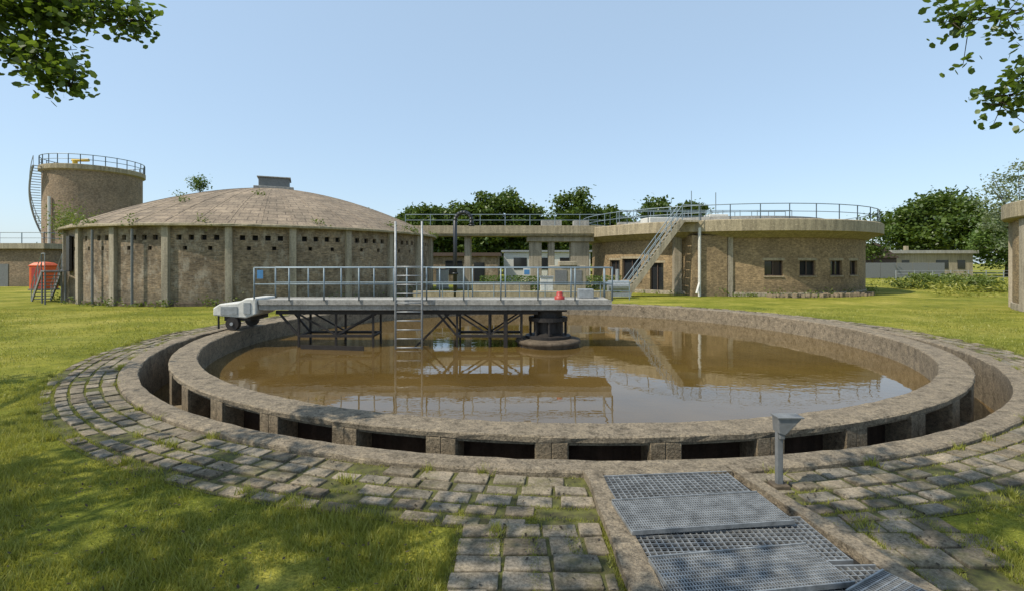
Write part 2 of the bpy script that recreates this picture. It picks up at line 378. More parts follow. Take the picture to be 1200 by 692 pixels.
def grating(cx,cy,w,l,rot,z,sp,cs,name,th=.006,tilt=0):
    mb=MB(); ca,sa=math.cos(rot),math.sin(rot)
    T=lambda x,y,zz=0:(cx+x*ca-y*sa,cy+x*sa+y*ca,z+zz+tilt*y)
    n=int(w/sp)
    for i in range(n+1):
        x=-w/2+w*i/n; mb.beam(T(x,-l/2),T(x,l/2),th,.03)
    m=int(l/cs)
    for i in range(m+1):
        yy=-l/2+l*i/m; mb.beam(T(-w/2,yy,.008),T(w/2,yy,.008),th*(1.6 if i in(0,m) else 1),.018 if 0<i<m else .034)
    mb.make(name,M['grate'],g)
grating(1.54,4.72,1.34,.52,.09,.062,.05,.05,'grating_far',.008)
grating(1.66,3.80,1.52,.60,.04,.062,.05,.05,'grating_mid',.008)
grating(1.78,3.05,1.66,.8,.03,.062,.05,.05,'grating_near',.008)
grating(1.58,4.17,1.36,.50,.12,.105,.021,.034,'loose_panel',.007,.01)
grating(1.60,3.36,1.22,.44,.14,.107,.021,.034,'loose_panel_front',.007,.01)
grating(2.38,3.10,.45,.3,.5,.115,.025,.04,'loose_panel_small',.007)
# ------------------------------------------------------------------ control post
g=group('control_post')
px,py=2.60,4.82
mb=MB();mb.box(px,py,.35,.06,.05,.68);mb.box(px+.01,py,.6,.05,.1,.2);mb.make('post',M['grey'],g,bevel=.008)
mb=MB();mb.box(px,py,.035,.16,.14,.05);mb.make('foot',M['concd'],g,bevel=.01)
mb=MB();pr=[(-.03,.56),(.03,.54),(.17,.68),(.19,.70),(-.04,.71)]
f=[(px+a,py-.06,z) for a,z in pr];b=[(px+a,py+.06,z) for a,z in pr]
mb.face(f);mb.face(b[::-1])
for i in range(5):
    j=(i+1)%5;mb.face([f[j],f[i],b[i],b[j]])
mb.make('slanted_box',M['grey'],g,bevel=.008)
mb=MB();mb.box(px+.08,py,.713,.25,.15,.012);mb.make('lid',M['grey'],g)
# ------------------------------------------------------------------ scraper bridge
g=group('scraper_bridge')
x0,x1=-7.75,3.05; yf,yb=15.15,16.4; dz=1.05
mb=MB(); mb.bb(x0,x1,yf,yb,dz-.06,dz); mb.make('deck',M['concw'],g)
mb=MB()
for y in (yf+.04,yb-.04): mb.bb(x0,x1,y-.04,y+.04,dz-.28,dz-.062)
for y in (yf-.0,yb-.0): mb.bb(x0,x1,y-.05,y-.002,dz-.12,dz+.03)
mb.bb(x1-.08,x1-.002,yf+.08,yb-.08,dz-.278,dz-.064);mb.bb(x0+.002,x0+.08,yf+.08,yb-.08,dz-.278,dz-.064)
mb.make('edge_girders',M['concw'],g)
mb=MB()
def rail(mb,pts,h=1.0,step=1.3,r=.024,mid=(.5,),pr=None):
    for a,b in zip(pts[:-1],pts[1:]):
        a=Vector(a);b=Vector(b);n=max(1,round((b-a).length/step))
        mb.tube(a+Vector((0,0,h)),b+Vector((0,0,h)),r,n=6)
        for m in mid: mb.tube(a+Vector((0,0,h*m)),b+Vector((0,0,h*m)),r*.8,n=6)
        for i in range(n+1):
            q=a.lerp(b,i/n);mb.tube(q,q+Vector((0,0,h)),pr or r,n=6)
rail(mb,[(x0-.1,yf-.08,dz),(-3.6,yf-.08,dz)],1.0,1.05);rail(mb,[(-2.6,yf-.08,dz),(x1,yf-.08,dz)],1.0,1.13)
rail(mb,[(x0-.1,yb+.03,dz),(x1,yb+.03,dz)],1.0,1.1)
rail(mb,[(x1+.02,yf,dz),(x1+.02,yb,dz)],1.0,1.3)
mb.make('railings',M['rail'],g,True)
mb=MB()
for x in (-3.52,-2.72): mb.tube((x,14.95,-1.1),(x,14.95,3.45),.032,n=8)
for i in range(10): z=-.35+.27*i; mb.tube((-3.52,14.95,z),(-2.72,14.95,z),.019,n=6)
for x in (-3.52,-2.72): mb.tube((x,14.95,dz-.1),(x,yf+.02,dz-.1),.025,n=6)
mb.make('access_ladder',M['galv'],g,True)
mb=MB()
for y in (yf+.18,yb-.18):
    mb.beam((-7.3,y,.68),(.8,y,.68),.08,.12)
    for xa,xb in ((-6.6,-4.3),(-1.7,.3)):
        mb.beam((xa,y,-.05),(xb,y,-.05),.08,.08)
        n=2
        for i in range(n+1):
            x=xa+(xb-xa)*i/n; mb.beam((x,y,.7),(x,y,-.75),.06,.06)
        mb.beam((xa-.6,y,.65),(xa,y,-.05),.05,.06)
        for i in range(n):
            xx=xa+(xb-xa)*i/n;x2=xa+(xb-xa)*(i+1)/n
            mb.beam((xx,y,-.02) if i%2 else (xx,y,.62),(x2,y,.62) if i%2 else (x2,y,-.02),.04,.05)
    mb.beam((-2.0,y,.6),(-3.2,y-.05,-.6),.05,.05)
    mb.beam((-.2,y,.8),(-.2,y,-1.0),.12,.12)
for x in (-6.6,-5.45,-4.3,-1.7,-.7,.3): mb.beam((x,yf+.18,-.05),(x,yb-.18,-.05),.06,.06)
mb.beam((-6.4,15,-.36),(-4.4,14.7,-.36),.04,.18)
for x in (-6,-4,-2,0,2): mb.beam((x,yf+.1,.85),(x,yb-.1,.85),.08,.15)
mb.make('scraper_frames',M['dark'],g)
mb=MB()
pr=[(-9.1,.6),(-9.1,.84),(-8.9,.96),(-8.35,1.0),(-8.1,1.13),(-7.78,1.13),(-7.78,.64),(-8.1,.52)]
f=[(x,15.05,z) for x,z in pr];b=[(x,16.3,z) for x,z in pr];mb.face(f[::-1]);mb.face(b)
for i in range(len(pr)):
    j=(i+1)%len(pr);mb.face([f[i],f[j],b[j],b[i]])
mb.make('carriage_housing',M['white'],g,bevel=.04)
mb=MB()
for y in (15.1,16.2):
    mb.tube((-8.5,y-.08,.36),(-8.5,y+.08,.36),.2,n=20); 
mb.bb(-8.8,-8.0,15.14,16.25,.44,.62); mb.tube((-8.95,15.1,.6),(-8.95,15.1,.2),.03);mb.make('wheels_and_axle',M['dark'],g)
mb=MB();mb.bb(-8.85,-8.35,15.03,15.045,.64,.88);mb.tube((-8.5,15.0,.36),(-8.5,14.98,.36),.05,n=12);mb.bb(-8.15,-7.95,15.02,15.045,.66,1.0);mb.make('housing_panels',M['galv'],g)
mb=MB();mb.rev(BC,[(0,-.16),(.8,-.16),(1.02,-.2),(1.04,-.28),(.98,-.32),(.98,-1.2)],48);mb.make('pedestal_base',M['concd'],g,True)
mb=MB();mb.rev(BC,[(0,.7),(.45,.7),(.45,.5),(.62,.5),(.62,.38),(.42,.36),(.42,0),(.55,-.05),(.72,-.08),(.72,-.155)],36);mb.rev((BC[0],BC[1]),[(0,.78),(.28,.78),(.28,.7)],20)
for i in range(8):
    a=2*pi*i/8;mb.tube((BC[0]+.56*math.cos(a),BC[1]+.56*math.sin(a),.37),(BC[0]+.56*math.cos(a),BC[1]+.56*math.sin(a),-.15),.045,n=6)
mb.bb(.6,1.7,15.3,16.3,.7,.985)
mb.make('pivot_bearing',M['dark'],g)
mb=MB();mb.rev((1.5,15.6),[(0,1.3),(.08,1.3),(.1,1.26),(.1,1.16),(.16,1.16),(.16,1.05)],20);mb.make('drive_motor',M['red'],g,True)
mb=MB();mb.box(.45,15.05,1.92,.22,.012,.22);mb.make('notice_plates',M['white'],g)
mb=MB();mb.box(.45,15.04,1.92,.16,.006,.14);mb.box(-7.65,15.03,1.85,.18,.012,.26);mb.make('sign_faces',M['blue'],g)
mb=MB();mb.box(2.4,16.2,1.2,.5,.35,.3);mb.make('cable_box',M['galv'],g,bevel=.02)
# ------------------------------------------------------------------ domed tank
g=group('domed_brick_tank'); TC=(-17.5,36.5);TR=11.4;TH=4.05
op=[];NBAY=24
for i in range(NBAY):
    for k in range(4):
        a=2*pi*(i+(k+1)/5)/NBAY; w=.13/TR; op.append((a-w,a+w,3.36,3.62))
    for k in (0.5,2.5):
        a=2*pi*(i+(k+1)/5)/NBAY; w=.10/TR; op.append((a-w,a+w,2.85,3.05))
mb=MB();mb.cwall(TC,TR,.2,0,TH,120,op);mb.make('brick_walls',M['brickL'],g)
mb=MB();mb.rev(TC,[(TR-.19,.1),(TR-.19,TH)],96);mb.make('interior_shade_black',M['hole'],g)
mb=MB()
for i in range(NBAY):
    a=2*pi*i/NBAY; mb.box(TC[0]+(TR+.06)*math.cos(a),TC[1]+(TR+.06)*math.sin(a),TH/2,.26,.34,TH-.004,a)
mb.make('concrete_pilasters',M['pier'],g,bevel=.02)
mb=MB();mb.rev(TC,[(TR+.08,0),(TR+.08,.18),(TR-.05,.2)],96);mb.make('plinth',M['concd'],g)
prof=[(TR-.1,TH),(TR+.38,TH),(TR+.4,TH+.03),(TR+.4,TH+.12),(TR+.3,TH+.16)]
mb=MB();mb.rev(TC,prof,120,jit=.01);mb.make('eave_ring',M['lips'],g)
mb=MB();RR=TR+.3;pf=[]
for i in range(15):
    u=i/14;pf.append((RR*(1-u),TH+.16+3.35*(1-(1-u)**1.75)))
mb.rev(TC,pf,96);mb.make('dome_roof',M['dome'],g,True)
mb=MB()
for i in range(48):
    a=2*pi*i/48
    P=[(TC[0]+r*math.cos(a),TC[1]+r*math.sin(a),z) for r,z in pf[:-2]]
    for p0,p1 in zip(P[:-1],P[1:]): mb.beam(p0,p1,.06,.03)
mb.make('roof_seams',M['dome'],g)
mb=MB();mb.box(TC[0],TC[1],TH+3.85,2.0,2.0,.8,.4);mb.make('roof_vent_box',M['grey'],g,bevel=.03)
mb=MB();mb.box(TC[0],TC[1],TH+4.29,2.2,2.2,.08,.4);mb.box(TC[0],TC[1],TH+3.5,2.6,2.6,.2,.4);mb.make('vent_cap',M['concw'],g,bevel=.02)
g2=group('steel_staircase')
a=math.radians(229);P0=Vector((TC[0]+(TR+.7)*math.cos(a),TC[1]+(TR+.7)*math.sin(a),0))
tang=Vector((-math.sin(a),math.cos(a),0))
top=P0+Vector((0,0,1.75));mb=MB();out=Vector((math.cos(a),math.sin(a),0))
bot=top-tang*2.4+out*.2;bot.z=0
for s in (-.4,.4):
    mb.beam(bot+out*s,top+out*s,.06,.22)
for i in range(9):
    q=bot.lerp(top,(i+.6)/9);mb.beam(q-out*.4,q+out*.4,.25,.04)
mb.beam(top,top+tang*1.3,.9,.06)
for s in (-.4,.4):
    for k in (0,1.25):
        q=top+tang*k+out*s;mb.tube(q,(q.x,q.y,0),.04)
mb.make('treads_and_stringers',M['grey'],g2)
mb=MB()
for s in (-.42,.42): rail(mb,[bot+out*s,top+out*s],.95,.9,.022)
rail(mb,[top+out*.42,top+out*.42+tang*1.3],.95,1.3,.022);mb.make('handrails',M['galv'],g2)
mb=MB();q=P0+tang*.7-out*.62;mb.box(q.x,q.y,2.7,.12,1.0,1.95,a);mb.make('door',M['dark'],g2)
g3=group('wall_pipes')
mb=MB()
for aa in (249,262): 
    a=math.radians(aa);mb.tube((TC[0]+(TR+.3)*math.cos(a),TC[1]+(TR+.3)*math.sin(a),.1),(TC[0]+(TR+.3)*math.cos(a),TC[1]+(TR+.3)*math.sin(a),3.9),.06)
mb.make('pipe',M['grey'],g3)
# ------------------------------------------------------------------ silo
g=group('brick_silo');SC=(-50.6,60);SR=4.7
mb=MB();mb.cwall(SC,SR,.2,0,12.6,64,[]);mb.make('brick_shaft',M['brickS'],g)
mb=MB();mb.rev(SC,[(SR,12.6),(SR+.3,12.75),(SR+.3,13.25),(SR+.2,13.3),(0,13.5)],64);mb.make('concrete_crown',M['lips'],g)
mb=MB();pts=[(SC[0]+(SR+.2)*math.cos(t),SC[1]+(SR+.2)*math.sin(t),13.28) for t in [2*pi*i/28 for i in range(29)]]
rail(mb,pts,1.1,2,.045);mb.make('top_railing',M['rail'],g)
mb=MB()
n=46
for i in range(n):
    t=math.radians(150+i*95/n*1.0);z=.3+i*13/n
    c=(SC[0]+(SR+.5)*math.cos(t),SC[1]+(SR+.5)*math.sin(t));mb.box(c[0],c[1],z,.9,.28,.05,t)
    if i%3==0:
        c=(SC[0]+(SR+.95)*math.cos(t),SC[1]+(SR+.95)*math.sin(t));mb.tube((c[0],c[1],z),(c[0],c[1],z+1.1),.03,n=5)
P=[(SC[0]+(SR+.95)*math.cos(math.radians(150+i*95/n)),SC[1]+(SR+.95)*math.sin(math.radians(150+i*95/n)),1.4+i*13/n) for i in range(n)]
mb.path(P,.035,n=5);P=[(x,y,z-1.1) for x,y,z in P];mb.path(P,.1,n=5);mb.make('spiral_stair',M['galv'],g)
mb=MB();a=math.radians(258);c=(SC[0]+(SR+.2)*math.cos(a),SC[1]+(SR+.2)*math.sin(a));mb.tube((c[0],c[1],0),(c[0],c[1],9.6),.14);mb.make('downpipe',M['white'],g)
mb=MB();mb.tube((SC[0]-.6,SC[1]-2,13.4),(SC[0]-.6,SC[1]-2,14.2),.25);mb.tube((SC[0]-.9,SC[1]-2,14.2),(SC[0]+1,SC[1]-2,14.2),.18);mb.make('yellow_valve',M['yellow'],g)
g=group('flat_roofed_outbuilding')
mb=MB();mb.bb(-64,-43.5,46,56,0,3.5);mb.make('walls',M['brickS'],g)
mb=MB();mb.bb(-64.4,-43.1,45.6,56.4,3.5,4.0);mb.make('roof_slab',M['conc'],g)
mb=MB();rail(mb,[(-64,45.9,4.0),(-43.4,45.9,4.0),(-43.4,56,4.0)],1.0,2,.04);mb.make('roof_railing',M['rail'],g)
mb=MB();mb.bb(-48,-46.8,45.96,46.05,0,2.1);mb.make('door',M['grey'],g)
g=group('portable_toilet');c=(-38.2,40.4)
mb=MB();mb.box(c[0],c[1],1.0,1.25,1.25,1.85);mb.make('cabin',M['orange'],g,bevel=.05)
mb=MB();pr=[(.9,1.93),(.9,2.0),(.6,2.2),(.0,2.28)];mb.rev(c,pr,4,pi/4,pi/4+2*pi);mb.box(c[0],c[1],1.95,1.32,1.32,.06);mb.make('roof',M['orange'],g)
mb=MB();mb.box(c[0],c[1]-.64,1.0,.8,.03,1.6);mb.make('door',M['red'],g)
mb=MB();mb.box(c[0],c[1],.06,1.35,1.35,.1);mb.make('skid_base',M['grey'],g)
# ------------------------------------------------------------------ right round building
g=group('round_brick_filter_building');FC=(17.7,43.0);FR=10.6
op=[]
W=[(267,3.2,1.35,2.35),(279.5,3.2,1.35,2.35),(292.7,3.2,1.35,2.35),(304,3.2,1.35,2.35),(214,5,.9,2.5),(226,2.8,0.02,2.2),(204,3.5,1.2,2.4)]
for a,w,zl,zh in W: op.append((math.radians(a-w),math.radians(a+w),zl,zh))
mb=MB();mb.cwall(FC,FR,.3,0,4.1,96,op);mb.make('brick_walls',M['brickR'],g)
gl=MB();fm=MB();si=MB()
for a,w,zl,zh in W:
    a0,a1=math.radians(a-w),math.radians(a+w)
    gl.rev(FC,[(FR-.22,zl),(FR-.22,zh)],4,a0,a1)
    for q in ((a0,a0+.004),(a1-.004,a1),((a0+a1)/2-.002,(a0+a1)/2+.002)):
        am=sum(q)/2;fm.box(FC[0]+(FR-.17)*math.cos(am),FC[1]+(FR-.17)*math.sin(am),(zl+zh)/2,.06,.06,zh-zl-.004,am)
    for z in (zl+.03,zh-.03): fm.rev(FC,[(FR-.14,z-.03),(FR-.14,z+.03)],4,a0,a1)
    si.rev(FC,[(FR-.1,zl-.001),(FR+.06,zl-.02),(FR+.06,zl-.09),(FR-.05,zl-.09)],4,a0-.006,a1+.006)
    si.rev(FC,[(FR+.012,zh),(FR+.012,zh+.16)],4,a0-.012,a1+.012)
gl.make('window_glass',M['glass'],g);fm.make('window_frames',M['brown'],g);si.make('sills_and_lintels',M['lips'],g)
mb=MB();mb.rev(FC,[(FR-.02,3.85),(FR+.1,3.85),(11.45,4.2),(11.7,4.25),(11.72,4.95),(11.66,5.0),(11.25,5.0),(11.22,4.6),(0,4.65)],120,jit=.006);mb.make('cantilever_roof_ring',M['lips'],g)
mb=MB();pts=[(FC[0]+11.45*math.cos(t),FC[1]+11.45*math.sin(t),4.99) for t in [2*pi*i/40 for i in range(41)]]
rail(mb,pts,1.0,2,.03);mb.make('roof_railing',M['rail'],g)
mb=MB();mb.rev(FC,[(8.2,4.6),(8.2,5.5),(7.9,5.5),(7.9,4.6)],64);mb.bb(9.2,24,42.4,43.5,5.5,5.68);mb.make('inner_filter_ring',M['concw'],g)
mb=MB();rail(mb,[(9.2,42.45,5.68),(24,42.45,5.68)],1.0,1.5,.03);rail(mb,[(9.2,43.45,5.68),(24,43.45,5.68)],1.0,1.5,.03);mb.tube((FC[0],FC[1],5.6),(FC[0],FC[1],8.3),.04);mb.tube((14.5,40,4.6),(14.5,40,8.0),.035);mb.make('gantry_and_masts',M['rail'],g)
mb=MB();mb.box(17.7,43,6,1.6,1.4,.7);mb.box(11.6,38,5.2,3.0,1.6,.8,.2);mb.make('roof_machinery',M['white'],g,bevel=.05)
mb=MB();mb.bb(11.9,14.25,32.75,34.6,0,4.0);mb.make('projecting_bay',M['brickR'],g)
mb=MB();mb.bb(11.2,11.7,34.1,34.6,0,4.1);mb.bb(14.3,14.62,32.72,33.2,0,4.1);mb.make('concrete_piers',M['pier'],g)
mb=MB();mb.tube((12.35,32.6,0),(12.35,32.6,4.5),.1);mb.tube((12.35,32.6,.9),(12.0,32.2,.2),.08);mb.make('downpipe',M['white'],g)
mb=MB();mb.rev(FC,[(FR+.08,0),(FR+.08,.25),(FR-.02,.27)],96);mb.make('plinth',M['pier'],g)
g=group('concrete_staircase')
b0=Vector((7.4,32.6,0));b1=Vector((11.1,32.75,4.95));mb=MB();d=Vector((0,1,0))
for s in (-.5,.5): mb.beam(b0+d*s,b1+d*s,.1,.34)
n=19
for i in range(n):
    q=b0.lerp(b1,(i+.5)/n);mb.box(q.x,q.y,q.z+.05,.3,.9,.06)
mb.bb(11.0,12.2,32.2,33.4,4.85,4.97)
mb.make('flight',M['conc'],g)
mb=MB()
for s in (-.52,.52): rail(mb,[b0+d*s,b1+d*s],1.0,1.2,.028)
rail(mb,[(11.1,32.25,4.97),(12.2,32.25,4.97)],1.0,1.2,.028);mb.make('handrails',M['rail'],g)
# ------------------------------------------------------------------ far right round building
g=group('round_brick_pump_house');C3=(28.75,20.0)
mb=MB();mb.cwall(C3,6.0,.2,0,4.25,64,[]);mb.make('brick_walls',M['brickR'],g)
mb=MB();mb.rev(C3,[(5.98,4.2),(6.35,4.25),(6.4,4.3),(6.4,4.95),(6.3,5.0),(0,5.2)],64);mb.make('roof_ring',M['lips'],g)
mb=MB()
for i in range(12):
    a=2*pi*i/12+.12;mb.box(C3[0]+6.05*math.cos(a),C3[1]+6.05*math.sin(a),2.1,.24,.4,4.19,a)
mb.rev(C3,[(6.07,0),(6.07,.3),(5.9,.32)],48);mb.make('pilasters',M['pier'],g)
# ------------------------------------------------------------------ middle: elevated channel
g=group('elevated_concrete_channel')
mb=MB();mb.bb(-8.5,7.4,39.5,41.6,4.35,4.55);mb.bb(-8.5,7.4,39.4,39.62,4.5,5.15);mb.bb(-8.5,7.4,41.5,41.72,4.5,5.15)
mb.make('trough',M['lips'],g,bevel=.02)
mb=MB()
for x,w in ((-7.6,.6),(-3.6,.5),(1.9,1.0),(3.2,.5),(5.5,1.5)): mb.bb(x-w/2,x+w/2,40,41.1,0,4.36)
mb.bb(1.2,6.6,39.8,41.3,3.9,4.352);mb.make('columns',M['pier'],g,bevel=.03)
mb=MB();rail(mb,[(-8.5,39.5,5.14),(7.4,39.5,5.14)],.9,2,.03);mb.make('railing',M['rail'],g)
mb=MB();mb.box(3.2,40.5,5.4,1.6,1.2,.5);mb.box(5.6,40.4,5.35,1.2,1,.5);mb.make('hatches',M['concw'],g)
g=group('gooseneck_vent_pipe')
mb=MB();P=[(-3.45,30,0),(-3.45,30,4.7)]
for i in range(9):
    t=pi*i/8;P.append((-3.45+.5-.5*math.cos(t),30,4.75+.5*math.sin(t)))
P.append((-2.45,30,4.45));mb.path(P,.12,n=12);mb.tube((-3.45,30,1.5),(-3.45,30,1.6),.2,n=12);mb.tube((-2.45,30,4.42),(-2.45,30,4.5),.18,n=12);mb.make('pipe',M['black'],g,True)
g=group('brick_outbuilding')
mb=MB();mb.bb(-9.5,-1.5,52,60,0,2.9);mb.make('walls',M['brickL'],g);mb=MB();mb.bb(-9.8,-1.2,51.7,60.3,2.9,3.25);mb.make('roof',M['brown'],g)
mb=MB();mb.bb(-7,-5.2,51.95,52.02,1,2.4);mb.bb(-4,-2.9,51.95,52.02,0,2.2);mb.make('openings',M['glass'],g)
g=group('white_service_building')
mb=MB();mb.bb(-1,9.5,60,67,0,3.5);mb.make('walls',M['white'],g);mb=MB();mb.bb(-1.3,9.8,59.7,67.3,3.5,3.7);mb.make('roof',M['galv'],g)
mb=MB();
for x in (.2,3,5.8): mb.bb(x,x+1.6,59.95,60.02,1.4,2.8)
mb.make('windows',M['glass'],g)
for (x,y,w,h) in ((-5.9,42,1.0,1.5),(-4.3,42,1.2,1.7),(2.2,31.5,.8,1.2)):
    g=group('control_cabinet')
    mb=MB();mb.box(x,y,h/2+.1,w,.5,h);mb.make('body',M['white'],g,bevel=.03)
    mb=MB();mb.box(x,y,h+.13,w+.1,.6,.06);mb.box(x,y-.255,h/2+.1,.02,.012,h*.9);mb.box(x,y,.05,w+.1,.55,.1);mb.make('roof_and_plinth',M['galv'],g)
g=group('concrete_pump_block')
mb=MB();mb.bb(2.6,5.0,33.4,35,0,2.0);mb.bb(3.2,4.4,33.3,34.6,2.0,2.3);mb.make('block',M['conc'],g,bevel=.04);mb=MB();mb.bb(2.9,3.7,33.36,33.42,.8,1.7);mb.bb(4.0,4.7,33.36,33.42,.8,1.7);mb.make('louvres',M['grey'],g)
g=group('pump_unit')
mb=MB();mb.tube((6.0,31,.75),(7.3,31,.75),.35,n=16);mb.bb(5.8,7.4,30.7,31.3,.1,.35);mb.tube((6.6,31,.8),(6.6,31,1.8),.12);mb.make('casing',M['galv'],g)
g=group('yard_railing');mb=MB();rail(mb,[(-5.5,28.6,0),(3.4,28.7,0),(7.0,29.5,0)],1.05,1.5,.03);mb.make('rails',M['rail'],g)
mb=MB();mb.bb(-6,6,29.9,30.3,0,.5);mb.bb(-2.5,1.2,32,33,0,.9);mb.make('low_concrete_wall',M['lips'],None,bevel=.03)
mb=MB()
for i in range(55):
    a=math.radians(264+i*.8);rr=11.5+R_.uniform(-.25,.25);s=R_.uniform(.08,.3);mb.box(FC[0]+rr*math.cos(a),FC[1]+rr*math.sin(a),s*.4,s*1.3,s,s,R_.random()*3)
mb.make('stone_edging',M['rimface'],bevel=.04)
g=group('gabled_barn')
mb=MB();xa,xb,ya,yb3=51.5,57.5,74,84
mb.bb(xa,xb,ya,yb3,0,3);mb.make('walls',M['brown'],g)
mb=MB();xm=(xa+xb)/2
mb.face([(xa-.3,ya-.3,2.9),(xm,ya-.3,5.1),(xb+.3,ya-.3,2.9)]);mb.face([(xa-.3,ya-.3,2.9),(xa-.3,yb3,2.9),(xm,yb3,5.1),(xm,ya-.3,5.1)]);mb.face([(xb+.3,ya-.3,2.9),(xm,ya-.3,5.1),(xm,yb3,5.1),(xb+.3,yb3,2.9)]);mb.make('gable_roof',M['brown'],g)
mb=MB()
for i in range(5): mb.bb(48.5+i*2.2,48.5+i*2.2+2.14,68,68.05,.1,2.2)
mb.make('panel_fence',M['grey'])
g=group('flat_roofed_house')
mb=MB();mb.bb(61.5,74.5,80,88,0,3.7);mb.make('walls',M['conc'],g);mb=MB();mb.bb(61,75,79.5,88.5,3.7,4.2);mb.make('roof',M['concw'],g)
mb=MB();
for x,w,z0,z1 in ((63,1.2,1.2,2.6),(66,1.0,.1,2.2),(68.5,2,1.2,2.6),(72,1.2,1.2,2.6)): mb.bb(x,x+w,79.94,80.02,z0,z1)
mb.make('windows_and_door',M['glass'],g)
mb=MB();mb.bb(66,66.5,83,83.5,4.2,5.0);mb.make('chimney',M['lips'],g)
g=group('wire_fence');mb=MB()
for i in range(16): mb.tube((45+i*2.4,58+i*.3,0),(45+i*2.4,58+i*.3,1.3),.05,n=5)
for z in (.5,.9,1.25): mb.tube((45,58,z),(81,62.5,z),.02,n=4)
mb.make('posts_and_wires',M['galv'],g)
# ------------------------------------------------------------------ trees
g=group('distant_trees')
allP=[]
def add(px,Y,h,r,ncl=60,per=34,cs=.9,lo=.0):
    C,P=crown((px,Y,h*.55),(r,r,h*.45),ncl,per,cs); allP.append(P)
for X,Y,h,r in ((-22,100,12.5,3.5),(-18,98,13,3.5),(-14,103,14.5,4),(-9,104,13.5,3.5),(-6.5,98,16,4.5),(-1.5,100,17,4.8),(3,102,14.5,4.2),(7,106,13,3.5),(12,97,17,3.8),(15.5,104,13,4),(19,100,14.5,3.6),(24,108,12,4),(30,104,15.5,2.8),(34,108,12.5,4),(38,105,16,3.2),(43,110,11,4),(50,112,10,4)):
    add(X,Y,h,r,130,70,.75)
for i in range(26): add(-24+i*3.2,118+R_.uniform(-3,3),R_.uniform(10,12.5),3.5,40,40,1.0)
for i in range(60):
    X=-260+i*9+R_.uniform(-3,3); add(X,190+R_.uniform(-20,20),R_.uniform(7,11),6.5,30,30,1.3)
P=np.concatenate(allP);P=P[P[:,2]>.2];leaves('crowns',P,.72,M['leafD'],g,4)
mb=MB()
for X,h in ((-14,13),(-6.5,14),(-1.5,15),(12,14),(19,12),(30,13),(38,13)): mb.tube((X,100,0),(X,100,h*.8),.3,.1,n=6)
mb.make('trunks',M['bark'],g)
tree('oak_tree',(93,108,0),17.5,(11.5,9,7.6),M['leafD'],230,80,1.2,.85,.6)
tree('ash_tree',(80,80,0),10.5,(5,5,4.6),M['leafL'],110,60,.8,.5,.3)
tree('birch_tree',(51,70,0),9.0,(2.2,2.2,3.5),M['leafD'],50,40,.6,.4,.2)
tree('willow_tree',(74,72,0),17.5,(5,5,7),M['leafW'],90,50,.8,.4,.35)
tree('maple_tree',(104,92,0),14,(8,6,6.5),M['leafL'],140,60,1,.7,.4)
def shrub(name,c,rad,mat,ncl=30,per=40,cs=.25,ls=.16):
    g=group(name);C,P=crown(c,rad,ncl,per,cs);P=P[P[:,2]>.02];leaves('foliage',P,ls,mat,g,4)
    mb=MB()
    for q in C[:8]: mb.tube((c[0],c[1],max(0,c[2]-rad[2])),tuple(q),.03,.01,n=4)
    mb.make('stems',M['bark'],g);return g
shrub('shrub',(-42,50,1.6),(3.0,2,1.8),M['leafL'],50,60,.4,.28)
shrub('shrub',(-40,55,1.8),(4,2,2.2),M['weed'],50,60,.4,.28)
shrub('shrub',(-35.5,45,3.2),(1.0,1.5,3.2),M['weed'],40,60,.35,.2)
for X,Y,r in ((34.5,42,2.0),(38,44,2.6),(36,38,1.4),(42,47,3)):
    shrub('bush',(X,Y,.4),(r,r*.8,.7),M['weed'],40,50,.3,.2)
g=group('clipped_hedge');P=np.column_stack([rng.uniform(-2.4,8,6000),rng.uniform(36,37,6000),rng.uniform(0,1.25,6000)]);leaves('foliage',P,.14,M['leafL'],g,4)
n=9000;X=rng.uniform(26,52,n);Y=rng.uniform(31,50,n);k=(np.sin(X*.7)+np.sin(Y*.9+X*.3)+rng.normal(size=n)*.5>-.3)&(np.hypot(X-17.7,Y-43)>14.5);n=k.sum()
P=np.column_stack([X[k],Y[k],rng.uniform(0,.7,n)]);leaves('meadow_grass',P,.3,M['blade'],None,4,flat=-.2,aspect=.25)
g=group('roof_weeds')
P=[]
for i in range(44):
    a=R_.uniform(0,2*pi);rr=R_.choice((TR+.25,TR+.2,R_.uniform(6,TR)))
    z=TH+.16+3.35*(1-(rr/RR)**1.75);h=R_.uniform(.1,.35);P.append(np.array([TC[0]+rr*math.cos(a),TC[1]+rr*math.sin(a),z+h*.4])+rng.normal(size=(50,3))*np.array([.2,.2,h*.5]))
for k in range(6):
    a=math.radians(196+k*6);P.append(np.array([TC[0]+(TR+.1)*math.cos(a),TC[1]+(TR+.1)*math.sin(a),TH+.6])+rng.normal(size=(260,3))*np.array([.4,.4,.5]))
leaves('leaves',np.concatenate(P),.13,M['weed'],g,4)
g=group('sapling_on_roof');q=np.array([-21.0,33.2,7.5]);P=q+rng.normal(size=(600,3))*np.array([.28,.28,.25]);leaves('leaves',P,.15,M['leafL'],g,4)
mb=MB();mb.tube((-20.9,33.2,6.6),tuple(q),.04,.02,n=5)
for i in range(8): mb.tube((-20.95,33.2,7.2),tuple(P[i*9]),.015,.006,n=4)
mb.make('stem',M['bark'],g)
g=group('wall_base_weeds');P=[]
for i in range(170):
    c,rr=R_.choice(((TC,TR+.3),(FC,FR+.3),(C3,6.4)));a=R_.uniform(pi,2*pi);h=R_.uniform(.1,.5)
    P.append(np.array([c[0]+rr*math.cos(a),c[1]+rr*math.sin(a),h*.5])+rng.normal(size=(36,3))*np.array([.22,.22,h*.4]))
P=np.concatenate(P);P=P[P[:,2]>0.01];leaves('leaves',P,.12,M['weed'],g,4)
